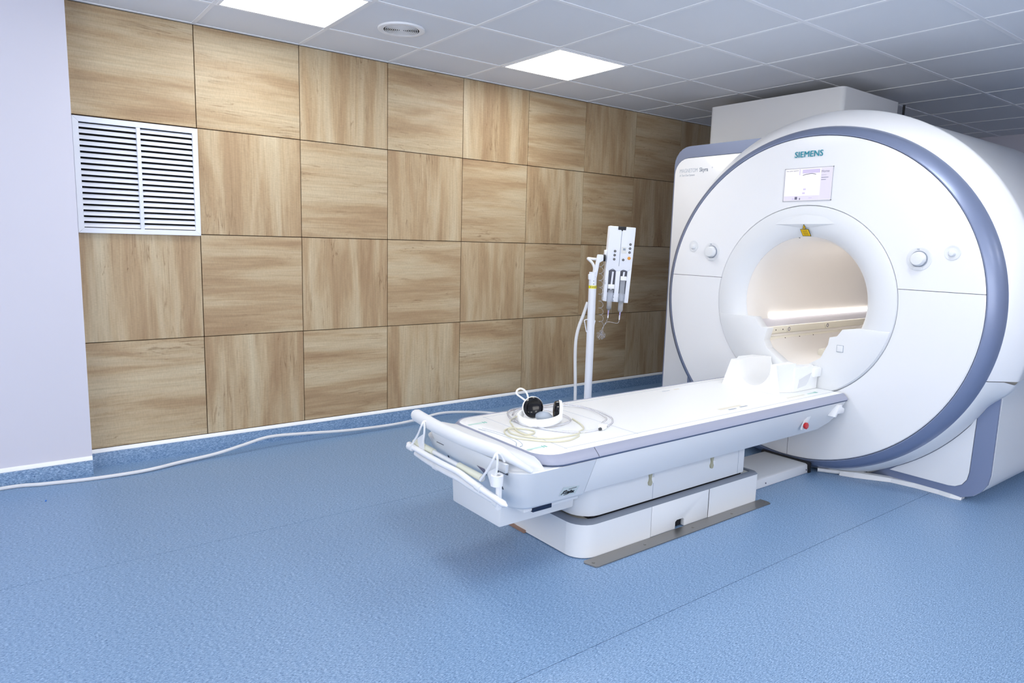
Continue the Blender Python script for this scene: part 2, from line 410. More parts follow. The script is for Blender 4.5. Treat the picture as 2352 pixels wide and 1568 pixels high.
# slatted wall vent
t = thing('wall_vent', (0.30, 0, 1.288), 'white slatted ventilation grille set into the wood panel wall', 'vent')
vx0, vx1, vz0, vz1 = -0.004, 0.599, 1.288, 1.886
G().box(vx0+0.005, vx1-0.005, 0.0145, 0.0158, vz0, vz1).build('cavity', VOID, t)
def mitre(g, pts): g.prism(pts, 1, -0.022, -0.004)
fw = 0.028
for pts in ([(vx0, vz0), (vx1, vz0), (vx1-fw, vz0+fw), (vx0+fw, vz0+fw)], [(vx0, vz1), (vx0+fw, vz1-fw), (vx1-fw, vz1-fw), (vx1, vz1)],
            [(vx0, vz0+0.001), (vx0+fw, vz0+fw), (vx0+fw, vz1-fw), (vx0, vz1-0.001)], [(vx1, vz0+0.001), (vx1, vz1-0.001), (vx1-fw, vz1-fw), (vx1-fw, vz0+fw)]):
    g = G(); mitre(g, pts); g.build('frame_bar', WHITE_MET, t, bevel=0.0012, seg=1)
xm = (vx0+vx1)/2+0.002
box('mullion', WHITE_MET, t, xm-0.009, xm+0.009, -0.021, 0.008, vz0+fw, vz1-fw, bevel=0.001)
zin0, zin1 = vz0+fw, vz1-fw; pitch = (zin1-zin0)/18.0
for (a, b) in ((vx0+fw, xm-0.009), (xm+0.009, vx1-fw)):
    sm = None
    for k in range(18):
        zc = zin0+pitch*(k+0.5)
        if sm is None:
            w = (b-a)/2
            # tilted blade, outer edge low
            o = G().prism([(-0.017, -0.0125), (-0.0150, -0.0132), (-0.002, 0.0070), (-0.004, 0.0078)], 0, -w, w).build('slat', WHITE_MET, None, smooth=False); sm = o.data
        else:
            o = bpy.data.objects.new('slat', sm); COL.objects.link(o)
        o.location = ((a+b)/2, 0, zc+0.002); attach(o, t)

# ------------------------------------------------------------------ MRI scanner
YC, ZC = -2.113, 1.0
sc = thing('mri_scanner', (3.9, YC, 0), 'large white ring-shaped MRI scanner with blue-grey bezel on blue floor', 'scanner')
FP = [(3.43, .560), (3.401, .558), (3.398, .561), (3.398, .70), (3.399, .80), (3.402, .952, .934, 1.006), (3.406, .957, .938, 1.006), (3.44, .957, .938, 1.006)]
FP = [(p if len(p) > 2 else (p[0], p[1], p[1], 1.0)) for p in FP]
g = G().lathe_x(FP, YC, ZC, n=128); g.build('face_panel', SHELL, sc, cuts=[((0, 0, 1.1135), (0, 0, 1))])
g = G().lathe_x(FP, YC, ZC, n=128); g.build('face_panel', SHELL, sc, cuts=[((0, 0, 1.1108), (0, 0, -1)), ((0, YC-0.006, 0), (0, 1, 0))])
g = G().lathe_x(FP, YC, ZC, n=128); g.build('face_panel', SHELL, sc, cuts=[((0, 0, 1.1108), (0, 0, -1)), ((0, YC-0.0082, 0), (0, -1, 0))])
g = G().lathe_x([(3.415, .54), (3.415, .75), (3.415, .952, .934, 1.006), (3.425, .964, .946, 1.006)], YC, ZC, n=128); g.build('seam_backing', SEAM, sc)
# blue-grey bezel
BZ = [(3.425, .955, .938, 1.006), (3.405, .960, .942, 1.006), (3.4045, .966, .947, 1.006), (3.42, .992, .970, 1.005), (3.45, 1.012, .990, 1.004), (3.485, 1.024, 1.001, 1.004), (3.52, 1.024, 1.001, 1.004)]
G().lathe_x(BZ, YC, ZC, n=160).build('bezel_ring', GREY, sc)
# funnel ring and tunnel
G().lathe_x([(3.42, .5555), (3.400, .5555), (3.393, .552), (3.388, .53), (3.387, .49), (3.391, .455), (3.402, .42), (3.42, .395), (3.443, .3805)], YC, ZC, n=128).build('bore_funnel', SHELL2, sc)
G().lathe_x([(3.4434, .3802), (3.47, .368), (3.52, .358), (3.60, .352), (5.16, .352)], YC, ZC, n=96).build('bore_tunnel', BEIGE, sc)
# body shell: collar and cylinder, upper and lower
BP = [(3.487, 1.021, .998, 1.004), (3.492, 1.030, 1.010, 1.004), (3.60, 1.104), (3.615, 1.109), (3.64, 1.108), (3.70, 1.102), (5.08, 1.10), (5.15, 1.07), (5.16, 1.04), (5.16, .352)]
G().lathe_x(BP, YC, ZC, n=160).build('body_shell', SHELL, sc, cuts=[((0, 0, .686), (0, 0, 1))], ang=50)
for sg in (1, -1):      # lower half of the collar, flowing from the cylinder into the foot
    lps = []
    for k in range(61):
        th = math.asin(.318/1.06)+(pi/2-math.asin(.318/1.06)-.02)*k/60
        w = min(1.0, k/9.0); w = w*w*(3-2*w)
        prof = [(3.487, 1.021, .998), (3.492, 1.029, 1.006), (3.60, 1.104*(1-w)+1.042*w, None), (3.63, 1.108*(1-w)+1.044*w, None), (3.70, 1.102*(1-w)+1.047*w, None)]
        lps.append([(x, YC-sg*ry*cos(th), max(.004, (1.004 if rz else 1.0)-(rz or ry)*sin(th))) for x, ry, rz in prof])
    G().loft(lps, closed=False).build('lower_collar', SHELL2, sc, cuts=[((0, 0, .682), (0, 0, -1))], ang=60)
foot = [(1.05, .682), (.992, .60), (.987, .48), (.987, .17), (.978, .115), (.952, .07), (.915, .035), (.86, .012), (.85, .004)]
poly = [(YC-a, z) for a, z in foot] + [(YC+a, z) for a, z in reversed(foot)] + [(YC+.34, .682), (YC+.25, .60), (YC, .57), (YC-.25, .60), (YC-.34, .682)]
G().prism(poly, 0, 3.69, 5.15).build('foot_housing', SHELL2, sc, ang=40)
def arc(r, a0, a1, n=14): return [(YC+r*cos(a0+(a1-a0)*k/n), ZC+r*sin(a0+(a1-a0)*k/n)) for k in range(n+1)]
for sgn in (1, -1):
    R1 = 1.047
    a_t = pi+math.asin((1-.608)/R1); a_b = pi+math.acos(.385/R1)
    outer = [(YC-.984, .17), (YC-.976, .115), (YC-.951, .07), (YC-.913, .036), (YC-.86, .014), (YC-.385, .012)]
    ar = arc(R1, a_b, a_t)
    pl = [(YC-.984, .605)] + outer + ar[1:]
    R2 = 1.0485
    inner = [(YC-.893, .463), (YC-.889, .16), (YC-.882, .118), (YC-.862, .086), (YC-.832, .068), (YC-.80, .063), (YC-.49, .064)]
    ar2 = arc(R2, pi+math.acos(.49/R2)-.004, pi+math.acos(.893/R2)+.004)
    pin = inner + ar2[1:-1]
    if sgn < 0:
        pl = [(2*YC-a, b) for a, b in pl]; pin = [(2*YC-a, b) for a, b in pin]
    G().prism(pl, 0, 3.674, 3.690).build('foot_frame', GREY, sc, smooth=False)
    G().prism([(YC+(y-YC)*1.0, z) for y, z in pin], 0, 3.6715, 3.6745).build('foot_gap', SEAM, sc, smooth=False)
    cy = sum(p[0] for p in pin)/len(pin); cz = sum(p[1] for p in pin)/len(pin)
    G().prism([(cy+(y-cy)*0.993, cz+(z-cz)*0.991) for y, z in pin], 0, 3.667, 3.673).build('foot_panel', SHELL, sc, smooth=False)
# floor sealing strips in front of the feet
g = G().tube([(3.46, -2.29, .012), (3.50, -2.36, .013), (3.55, -2.43, .013)], .012, n=8); g.build('floor_trim', SHELL2, sc)
g = G().loft([[(x, y, 0.001), (x+.05, y, 0.001), (x+.055, y, h), (x+.012, y, h)] for x, y, h in ((3.50, -2.40, .024), (3.53, -2.47, .030), (3.575, -2.54, .028), (3.635, -2.63, .022), (3.655, -2.75, .024), (3.66, -2.87, .022), (3.652, -2.93, .02), (3.665, -2.98, .014))])
g.build('floor_trim', SHELL2, sc, smooth=False)
box('underside', SEAM, sc, 3.60, 3.70, YC-.36, YC+.36, .003, .06)
# side cabinet on the wall side
CP = rrect(-1.66, -.862, .004, 2.022, (.0, .02, .13, .0))
G().prism(CP, 0, 3.71, 5.05).build('cabinet_shell', GREY, sc, ang=40)
CP2 = rrect(-1.64, -.882, .01, 1.936, (.0, .02, .11, .0))
G().prism(CP2, 0, 3.694, 3.712).build('cabinet_panel', SHELL, sc, bevel=.004)
CP3 = rrect(-1.65, -.879, .006, 1.940, (.0, .02, .112, .0))
G().prism(CP3, 0, 3.7035, 3.7105).build('cabinet_gap', SEAM, sc, smooth=False)
# tall service housing reaching up to the ceiling
G().prism(rrect(4.20, 5.0, -1.842, -.772, .035), 2, 1.75, 2.385).build('service_housing', SHELL2, sc)
G().cyl((5.03, -1.86, 2.02), (5.03, -1.86, 2.372), .008).build('hanger_rod', BLACKM, sc)
# lettering
for q in (0, .0009):
    text_on('maker_lettering', 'SIEMENS', .0475, face_mx(3.3965-q*.2, -2.0115-q, 1.831+q*.4), TEAL, sc, spacing=1.04, extrude=.0012, xscale=.95)
text_on('model_lettering', 'MAGNETOM', .040, face_mx(3.6932, -.926, 1.834), PRINTL, sc, extrude=.0004, xscale=.713)
text_on('model_lettering', 'Skyra', .040, face_mx(3.6932, -1.102, 1.834), PRINT, sc, offset=.0006, extrude=.0004, xscale=.86)
text_on('model_lettering', '3T', .012, face_mx(3.6932, -1.206, 1.852), PRINTL, sc, extrude=.0004)
text_on('model_lettering', 'A Tim+Dot System', .022, face_mx(3.6932, -.928, 1.808), PRINTL, sc, extrude=.0004, xscale=.78)
# touch display
dsp = box('display', SCREEN, sc, 3.3945, 3.404, -2.252, -1.964, 1.586, 1.766, bevel=.002)
g = G()
for a in ((-2.256, -2.252, 1.582, 1.770), (-1.964, -1.960, 1.582, 1.770), (-2.256, -1.960, 1.766, 1.770), (-2.256, -1.960, 1.582, 1.586)): g.box(3.3935, 3.403, *a)
g.build('display_frame', mat('display_frame_grey', rgb(196, 196, 206), .4), dsp, smooth=False)
XD = 3.3942
box('sidebar', LILACL, dsp, XD, XD+.001, -2.250, -2.185, 1.588, 1.764, smooth=False)
box('toolbar', LILACL, dsp, XD, XD+.001, -2.184, -1.966, 1.588, 1.612, smooth=False)
box('image_tile', LILAC, dsp, XD-.0003, XD+.001, -2.178, -2.072, 1.738, 1.760, smooth=False)
box('image_bar', LILAC, dsp, XD-.0003, XD+.001, -2.058, -2.053, 1.730, 1.764, smooth=False)
g = G().tube([(XD, -2.075, 1.728), (XD, -2.10, 1.733), (XD, -2.13, 1.735), (XD, -2.155, 1.730)], .0018, n=6); g.build('scan_arc', INK, dsp)
for (y, z, w, h, mm) in ((-2.043, 1.594, .008, .016, INK), (-2.024, 1.594, .005, .008, LILAC), (-2.066, 1.592, .003, .011, INK), (-2.131, 1.600, .009, .004, LILAC), (-2.092, 1.647, .008, .009, LILAC), (-2.088, 1.625, .008, .009, LILAC)):
    box('icon', mm, dsp, XD-.0003, XD+.001, y-w, y+w, z-.003, z-.003+h, smooth=False)
text_on('display_lettering', 'New patient registered', .0105, face_mx(XD, -1.970, 1.753), INK, dsp, extrude=.0002, xscale=.78)
text_on('display_lettering', 'Home', .021, face_mx(XD, -2.186, 1.738), INK, dsp, extrude=.0002, xscale=.9)
for (z, w) in ((1.722, .030), (1.708, .042), (1.696, .028)):
    box('text_line', PRINT, dsp, XD, XD+.001, -2.188-w, -2.188, z, z+.004, smooth=False)
# control knobs on both sides
for dy, z in ((.637, 1.274), (-.637, 1.272)):
    k = G().turn((3.3995, YC+dy, z), (-1, 0, 0), [(0, .062), (.003, .061), (.004, .055), (.002, .05), (.002, .04)], caps=True).build('knob_recess', SHELL2, sc)
    kb = G().turn((3.398, YC+dy, z), (-1, 0, 0), [(0, .036), (.006, .037), (.026, .034), (.032, .030), (.0335, .02), (.0335, .0)], caps=False).build('knob', SHELL2, k)
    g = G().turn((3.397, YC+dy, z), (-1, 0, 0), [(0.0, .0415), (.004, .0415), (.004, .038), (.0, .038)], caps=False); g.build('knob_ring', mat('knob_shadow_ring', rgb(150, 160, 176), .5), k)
    box('mark', PRINT, k, 3.3945, 3.396, YC+dy+.002, YC+dy+.014, z+.047, z+.051, smooth=False)
    box('latch', SHELL2, k, 3.392, 3.397, YC+dy-.022, YC+dy+.022, z-.058, z-.040, bevel=.003)
for dy, z in ((.787, 1.308), (-.787, 1.308)):
    k = G().turn((3.3995, YC+dy, z), (-1, 0, 0), [(0, .038), (.003, .037), (.0035, .033), (.001, .028), (.001, .02)]).build('button_ring', SHELL2, sc)
    G().turn((3.398, YC+dy, z-.004), (-1, 0, 0), [(0, .016), (.01, .0155), (.016, .011), (.018, .0)], caps=False).build('button', SHELL2, k)
# brow above the bore and warning label
g = G().add([(3.386, YC+.185, 1.450), (3.379, YC, 1.450), (3.386, YC-.185, 1.450), (3.3865, YC, 1.505), (3.398, YC, 1.428), (3.3875, YC+.12, 1.49), (3.3875, YC-.12, 1.49)],
           [(0, 1, 3, 5), (1, 2, 6, 3), (0, 4, 1), (1, 4, 2)]); g.build('brow_ledge', SHELL2, sc, smooth=False)
mesh_before = set(m_.name for m_ in bpy.data.meshes)
wl_ = G().prism([(-2.089, 1.402), (-2.140, 1.402), (-2.152, 1.362), (-2.100, 1.362)], 0, 3.398, 3.3995).build('warning_label', BLACKM, sc, smooth=False)
G().prism([(-2.0925, 1.3995), (-2.1375, 1.3995), (-2.1485, 1.3645), (-2.1025, 1.3645)], 0, 3.3972, 3.3985).build('label_field', YELLOW, wl_, smooth=False)
for q in range(5):
    z = 1.3945-.006*q; y0 = -2.096-.0022*q
    box('label_line', mat('label_text_brown', rgb(110, 84, 14), .5), wl_, 3.3968, 3.3975, y0-.036, y0-.004, z-.002, z, smooth=False)
G().prism([(-2.1035, 1.404), (-2.1265, 1.404), (-2.115, 1.430)], 0, 3.3985, 3.3995).build('label_triangle', BLACKM, wl_, smooth=False)
G().prism([(-2.1062, 1.4055), (-2.1238, 1.4055), (-2.115, 1.4255)], 0, 3.3975, 3.3988).build('label_triangle_field', YELLOW, wl_, smooth=False)
G().cyl((3.3968, -2.115, 1.4125), (3.398, -2.115, 1.4125), .0025, n=12).build('label_dot', BLACKM, wl_)
shear = Matrix.Identity(4); shear[0][2] = -.42; shear[0][3] = .42*1.40-.008; shear[2][3] = .019       # the label follows the slope of the funnel
for m_ in bpy.data.meshes:
    if m_.name not in mesh_before: m_.transform(shear)
G().cyl((3.448, -2.055, 1.374), (3.455, -2.055, 1.374), .004, n=12).build('sensor_hole', BLACKM, sc)
# docking fascia closing the lower part of the bore, with its cut-out
left_ = [(.275, .882), (.225, .822), (.18, .822), (.20, .745), (.176, .70), (.065, .631), (0, .618)]
right_ = [(.17, .69), (.177, .707), (.207, .772), (.212, .814), (.255, .826), (.281, .866), (.37, .882)]
cut = [(YC+a, z) for a, z in left_] + [(YC-a, z) for a, z in [(.08, .630)]+right_]
Ro = .5495; aL = math.asin(.118/Ro)
low = [(YC+Ro*cos(-aL-(pi-2*aL)*k/40+0), ZC+Ro*sin(-aL-(pi-2*aL)*k/40)) for k in range(41)]
low.reverse()
fa = G().prism(cut+low, 0, 3.3862, 3.455).build('docking_fascia', SHELL2, sc, bevel=.003)
box('fascia_button', SHELL2, fa, 3.3825, 3.387, -2.410, -2.376, .741, .776, bevel=.002)
box('fascia_button_gap', PRINT, fa, 3.3845, 3.3868, -2.412, -2.374, .739, .778, smooth=False)
for sgn in (1, -1):
    f = lambda d: YC+sgn*d
    box('bore_light', BORE_LED, sc, 3.63, 5.1, f(.318), f(.333), .858, .882, bevel=.003)
    G().prism([(f(.335), .858), (f(.318), .857), (f(.272), .812), (f(.29), .79), (f(.34), .80)], 0, 3.52, 5.1).build('rail_cover', mat('rail_cover_grey', rgb(214, 212, 220), .35), sc, smooth=False)
    rl = box('guide_rail', CREAM, sc, 3.50, 5.1, f(.255), f(.30), .768, .812, bevel=.003)
    for x in (3.74, 4.22, 4.86):
        w_ = G().cyl((x, f(.247), .79), (x, f(.256), .79), .018, n=20).build('roller', CREAM, rl)
        G().turn((x, f(.2475), .79), (0, -sgn, 0), [(0, .013), (.002, .013), (.002, .009), (0, .009)], caps=False).build('roller_ring', INK, w_)
    for x in (3.60, 3.68): G().cyl((x, f(.253), .79), (x, f(.256), .79), .004, n=10).build('screw', BLACKM, rl)
    lp = box('lower_plate', CREAM, sc, 3.48, 4.6, f(.235), f(.275), .705, .752, bevel=.002)
    for x in (3.68, 3.85, 4.02): G().cyl((x, f(.232), .735), (x, f(.236), .735), .005, n=10).build('screw', BLACKM, lp)
box('bed_connector', CREAM, sc, 3.74, 3.95, -2.165, -2.07, .63, .69, bevel=.012)

# ------------------------------------------------------------------ patient table
tb = thing('patient_table', (2.1, YC, 0), 'white height-adjustable patient table with blue-grey side rails in front of the scanner', 'patient table')
def plan(xf, hw, rad, xr, n=8):
    """outline, rear-near to rear-far around the front end"""
    pts = [(xr, YC-hw)]
    for k in range(n+1):
        a = 1.5*pi-0.5*pi*k/n; pts.append((xf+rad+rad*cos(a), YC-hw+rad+rad*sin(a)))
    for k in range(n+1):
        a = pi-0.5*pi*k/n; pts.append((xf+rad+rad*cos(a), YC+hw-rad+rad*sin(a)))
    pts.append((xr, YC+hw)); return pts
XE = 3.384
def L(xf, hw, rad, xr, z): return [(x, y, z) for x, y in plan(xf, hw, rad, xr)]
G().loft([L(1.20, .318, .09, XE, .470), L(1.20, .318, .09, XE, .510), L(1.203, .315, .088, XE, .512)]).build('tabletop', PAD, tb)
G().loft([L(1.222, .296, .08, XE-.01, .5122), L(1.224, .294, .08, XE-.01, .5138)]).build('bed_board', PAD, tb)
g = G().loft([L(1.2005, .3175, .09, XE, .505), L(1.20, .319, .09, XE, .5125), L(1.196, .325, .094, XE, .513), L(1.187, .352, .10, XE, .489), L(1.188, .356, .10, XE, .483), L(1.192, .350, .10, XE, .478)], closed=False)
g.build('side_rail', RAILM, tb, ang=50)
for sgn in (-1, 1):
    G().add([(1.452, YC+sgn*.3255, .5134), (1.4545, YC+sgn*.3255, .5134), (1.4545, YC+sgn*.3535, .4890), (1.452, YC+sgn*.3535, .4890), (1.452, YC+sgn*.3572, .483), (1.4545, YC+sgn*.3572, .483)], [(0, 1, 2, 3), (3, 2, 5, 4)]).build('rail_joint', SEAM, tb, smooth=False)
# long side skirts behind the nose seam
def skirt(z): return .348-.058*(.474-z)/.156
G().loft([L(1.19, .350, .10, XE, .4785), L(1.19, .3495, .10, XE, .473)], closed=False).build('rail_gap', mat('rail_gap_blue', rgb(84, 98, 126), .5), tb)
for sgn in (-1, 1):
    prof = [(1.450, .474), (3.378, .474), (3.352, .395), (3.30, .352), (3.20, .322), (1.444, .318)]
    yo = [YC+sgn*skirt(z) for x, z in prof]; yi = YC+sgn*.20
    n = len(prof)
    G().add([(x, yo[i], z) for i, (x, z) in enumerate(prof)]+[(x, yi, z) for x, z in prof],
            [tuple(range(n)), tuple(range(2*n-1, n-1, -1))]+[(i, (i+1) % n, n+(i+1) % n, n+i) for i in range(n)]).build('side_skirt', SHELL2, tb, bevel=.004)
box('undertray', SHELL2, tb, 1.3, 3.19, YC-.27, YC+.27, .330, .474)
# nose at the foot end
def Ln(xf, hw, rad, xr, z): return [(x, y, z) for x, y in plan(xf, hw, rad, xr)]
ns = G().loft([Ln(1.135, .262, .06, 1.438, .300), Ln(1.115, .282, .07, 1.440, .307), Ln(1.108, .290, .075, 1.441, .318), Ln(1.055, .347, .10, 1.447, .470), Ln(1.06, .344, .10, 1.447, .4735)])
ns.build('nose_cover', SHELL2, tb, ang=45)
lip = []
for t in [-1, -.97, -.9, -.8, -.6, -.3, 0, .3, .6, .8, .9, .97, 1]:
    e = max(0.0, (abs(t)-.75)/.25)**2; y = YC+t*.338; bow_ = 1.047+.035*t*t
    pr0 = [(1.055, .465), (bow_, .490), (bow_-.004, .512), (bow_+.02, .528), (1.12, .528), (1.165, .514), (1.197, .506), (1.197, .465)]
    lip.append([(x+(1.19-x)*.9*e, y, z+(.471-z)*.9*e) for x, z in pr0])
G().loft(lip).build('nose_lip', SHELL2, tb, ang=50)
# bow-shaped push bar across the foot end
bow = []
for k in range(-10, 11):
    t = k/10; dn = max(0, -t-.78)/.22
    bow.append((1.070-.045*cos(1.3*t)+.07*dn**1.5, YC+(.395 if t > 0 else .342)*t, .541-.062*dn**1.4))
G().tube(bow, .027, n=14, smooth=3, taper=lambda t: (.35+.65*min(1, 7*t) if t < .14 else (sqrt(max(.05, 1-((t-.965)/.036)**2)) if t > .965 else 1))).build('push_bar', SHELL2, tb)
G().tube([(x+.034, y, z-.006) for x, y, z in bow[4:-3]], .013, n=8, smooth=3, taper=lambda t: min(1, .3+5*t, .3+5*(1-t))).build('push_bar_trim', RAILM, tb)
# recessed front panel
mesh_before = set(m_.name for m_ in bpy.data.meshes)
fp = G().prism([(YC-.312, .512), (YC-.29, .470), (YC-.225, .470), (YC-.225, .425), (YC+.135, .425), (YC+.135, .470), (YC+.20, .470), (YC+.215, .512)], 0, 1.040, 1.054).build('front_panel', SHELL2, tb, bevel=.002)
for y in (YC-.258, YC+.168):
    box('panel_slot', SEAM, fp, 1.046, 1.051, y-.034, y+.034, .463, .4695, smooth=False)
for y in (YC-.228, YC+.138):
    box('panel_slot', SEAM, fp, 1.047, 1.052, y-.004, y+.004, .385, .468, smooth=False)
G().prism([(YC-.10, .447), (YC-.15, .447), (YC-.15, .42)], 0, 1.038, 1.042).build('panel_mark', INK, fp, smooth=False)
lean = Matrix.Identity(4); lean[0][2] = -.349; lean[0][3] = .349*.47+.006
for m_ in bpy.data.meshes:
    if m_.name not in mesh_before: m_.transform(lean)
# roll holder with two bars hung on the foot end
def bowbar(x, y0, y1, z, dz, b=.02): return [(x+b*(2*t-1)**2, y0+(y1-y0)*t, z-dz*max(0, t-.6)/.4) for t in [k/10 for k in range(11)]]
rh = G().tube(bowbar(.985, -1.748, -2.475, .425, .045), .0125, n=12, smooth=3, taper=lambda t: sqrt(max(.05, 1-(max(0, t-.97)/.031)**2)) if t > .5 else sqrt(max(.05, 1-(max(0, .02-t)/.021)**2))).build('holder_bar', SHELL, tb)
G().tube(bowbar(1.005, -1.79, -2.41, .387, .027), .0115, n=12, smooth=3).build('holder_bar', SHELL, tb)
G().cyl((1.018, -1.785, .440), (1.018, -2.305, .428), .009).build('roll_core', SHELL2, tb)
PAPER = mat('roll_foam_cream', rgb(222, 224, 208), .7)
G().cyl((1.018, -1.79, .4398), (1.018, -1.95, .436), .0135).build('roll_grip', PAPER, tb)
G().cyl((1.018, -2.14, .432), (1.018, -2.30, .428), .0135).build('roll_grip', PAPER, tb)
for y in (-1.885, -2.40):
    hk = G().tube([(1.04, y-.005, .518), (1.02, y-.004, .548), (1.005, y-.002, .552), (.995, y, .535), (.995, y+.03, .49), (.99, y+.075, .432)], .0045, n=8, smooth=4).build('hook', SHELL, tb)
    G().tube([(1.005, y-.002, .552), (1.003, y-.012, .54), (1.003, y-.01, .50), (1.003, y, .46)], .0045, n=8, smooth=4).build('hook_arm', SHELL, hk)
    G().prism([(y+.045, .47), (y-.005, .50), (y-.012, .43), (y+.02, .425)], 0, 1.0, 1.005).build('hook_plate', SHELL2, hk, smooth=False)
    G().cyl((.990, y+.095, .425 if y > -2 else .4055), (.990, y+.065, .425 if y > -2 else .4020), .0150).build('bar_clamp', SHELL2, hk)
    yb = -1.985 if y > -2 else -2.392
    G().cyl((1.008 if y > -2 else 1.018, yb+.012, .386 if y > -2 else .363), (1.008 if y > -2 else 1.019, yb-.012, .386 if y > -2 else .361), .0140).build('bar_clamp', SHELL2, hk)
G().turn((1.012, -2.40, .432), (0, 0, 1), [(0, .022), (.04, .024), (.042, .02), (.038, .013), (.02, .012)], n=20).build('cup_holder', SHELL, tb)
box('cup_arm', SHELL, tb, 1.01, 1.03, -2.409, -2.395, .34, .44, bevel=.003)
# block under the nose
G().prism([(YC-.17, .205), (YC+.165, .205), (YC+.18, .36), (YC-.18, .36)], 0, 1.115, 1.50).build('under_block', SHELL2, tb, bevel=.006)
box('under_step', SHELL2, tb, 1.16, 1.44, YC-.262, YC+.262, .285, .33, bevel=.004)
box('status_window', NAVY, tb, 1.20, 1.295, YC-.268, YC-.24, .281, .299, bevel=.002)
# dealer sticker on the near side
ysk = lambda z: YC-skirt(z)-.0012
def on_side(pts): return [(x, ysk(z)-d, z) for x, z, d in pts]
g = G().add(on_side([(1.302, .333, 0), (1.392, .325, 0), (1.402, .362, 0), (1.314, .372, 0)]), [(0, 1, 2, 3)]); stk = g.build('dealer_sticker', mat('sticker_paper', rgb(206, 218, 220), .4), tb, smooth=False)
text_on('sticker_lettering', 'C.Leadtec', .017, side_mx(1.316, ysk(.346)-.0030, .343, -.08), BLACKM, stk, shear=.35, offset=.0006, xscale=.85)
g = G().tube(on_side([(1.312, .338, .001), (1.321, .347, .001), (1.333, .354, .001), (1.339, .352, .001)]), .0014, n=6); g.build('sticker_swoosh', BLACKM, stk)
g = G().tube(on_side([(1.327, .3345, .001), (1.341, .3345, .001), (1.353, .338, .001)]), .0011, n=6); g.build('sticker_swoosh', BLACKM, stk)
g = G().tube(on_side([(1.345, .357, .001), (1.368, .3575, .001), (1.386, .3585, .001)]), .0009, n=6); g.build('sticker_swoosh', BLACKM, stk)
# emergency stop and hook at the scanner end
ys = YC-.318
ge = G().loft([[(3.01+a*.045+b*.012, ys-.006+d, .404+a*.042-b*.014) for a, b in [(cos(2*pi*k/24), 0.9*sin(2*pi*k/24)) for k in range(24)]] for d in (.0, -.006)])
es = ge.build('stop_recess', SHELL2, tb, bevel=.001)
G().turn((2.99, ys-.009, .384), (0, -1, 0), [(0, .012), (.008, .0125), (.009, .0175), (.017, .018), (.020, .014), (.020, 0)], caps=False).build('emergency_stop', RED, es)
hk = G().prism([(3.235, .402), (3.255, .398), (3.268, .416), (3.325, .412), (3.337, .418), (3.337, .440), (3.31, .450), (3.305, .466), (3.28, .464)], 1, ys+.006, ys-.045).build('cable_hook', SHELL, tb, bevel=.004)
# top details: slots, prints and board seams
ZT = .5139
for nm, x0, x1, y0, y1, mm in (('slot', 1.317, 1.343, -2.205, -2.07, CREAM), ('slot', 2.42, 2.60, -2.322, -2.302, CREAM), ('slot', 2.46, 2.52, -2.345, -2.336, PRINT), ('slot', 2.56, 2.62, -2.340, -2.331, PRINT),
                            ('slot', 2.60, 2.64, -1.890, -1.878, CREAM), ('slot', 2.50, 2.56, -1.888, -1.880, PRINTL), ('slot', 3.0, 3.02, -1.945, -1.905, CREAM), ('slot', 2.97, 3.14, -2.350, -2.340, CREAM),
                            ('board_seam', 1.346, 1.348, -2.40, -1.83, PRINTL), ('board_seam', 1.745, 1.747, -2.40, -1.83, PRINTL)):
    box(nm, mm, tb, x0, x1, y0, y1, ZT-.001, ZT+.0006, smooth=False)
for (x, y, s) in ((1.205, -2.328, 1), (1.212, -1.91, 1), (3.17, -2.345, 1)):
    G().add([(x, y+.006, ZT+.0005), (x, y-.006, ZT+.0005), (x+.07, y-.010, ZT+.0005), (x+.07, y+.008, ZT+.0005)], [(0, 1, 2, 3)]).build('print_arrow', MINT, tb, smooth=False)
    box('print_symbol', MINTD, tb, x+.075, x+.082, y-.01, y+.01, ZT, ZT+.0007, smooth=False); box('print_symbol', MINTD, tb, x+.088, x+.094, y-.01, y+.01, ZT, ZT+.0007, smooth=False)
for d in (0, .018):
    G().tube([(1.215+d, -1.985, ZT), (1.232+d, -2.06, ZT), (1.24+d, -2.15, ZT), (1.232+d, -2.22, ZT), (1.212+d, -2.25-d, ZT), (1.203+d*.3, -2.262-d, ZT)], .0016, n=6).build('groove', PRINTL, tb)
for sgn in (-1, 1):
    box('edge_line', PRINTL, tb, 1.34, XE-.01, YC+sgn*.277-.0012, YC+sgn*.277+.0012, ZT-.0005, ZT+.0004, smooth=False)
# lift column and base
G().loft([[(x, y, z) for x, y in rrect(1.50, 2.635, YC-.228, YC+.228, (.10, .02, .02, .10))] for z in (.165, .352)]).build('lift_column', SHELL2, tb, bevel=.006)
for x in (1.93, 2.57): box('column_joint', PRINT, tb, x, x+.002, YC-.2285, YC-.2275, .17, .345, smooth=False)
box('column_gap', BLACKM, tb, 1.56, 2.62, YC-.215, YC+.215, .145, .167)
for x in (1.905, 2.348):
    c_ = G().prism([(x-.012, .30), (x-.005, .272), (x-.007, .262), (x-.012, .252), (x-.008, .24), (x, .237), (x+.008, .24), (x+.012, .252), (x+.007, .262), (x+.005, .272), (x+.012, .30)], 1, YC-.236, YC-.228).build('cable_clip', mat('clip_khaki', rgb(176, 174, 150), .5), tb, smooth=False)
    box('clip_pad', SHELL, c_, x+.006, x+.03, YC-.232, YC-.228, .245, .272, bevel=.002)
bs = rrect(1.467, 2.728, YC-.257, YC+.257, (.09, .03, .03, .09))
segs = [(1.467, 1.897), (1.9, 2.308), (2.311, 2.728)]
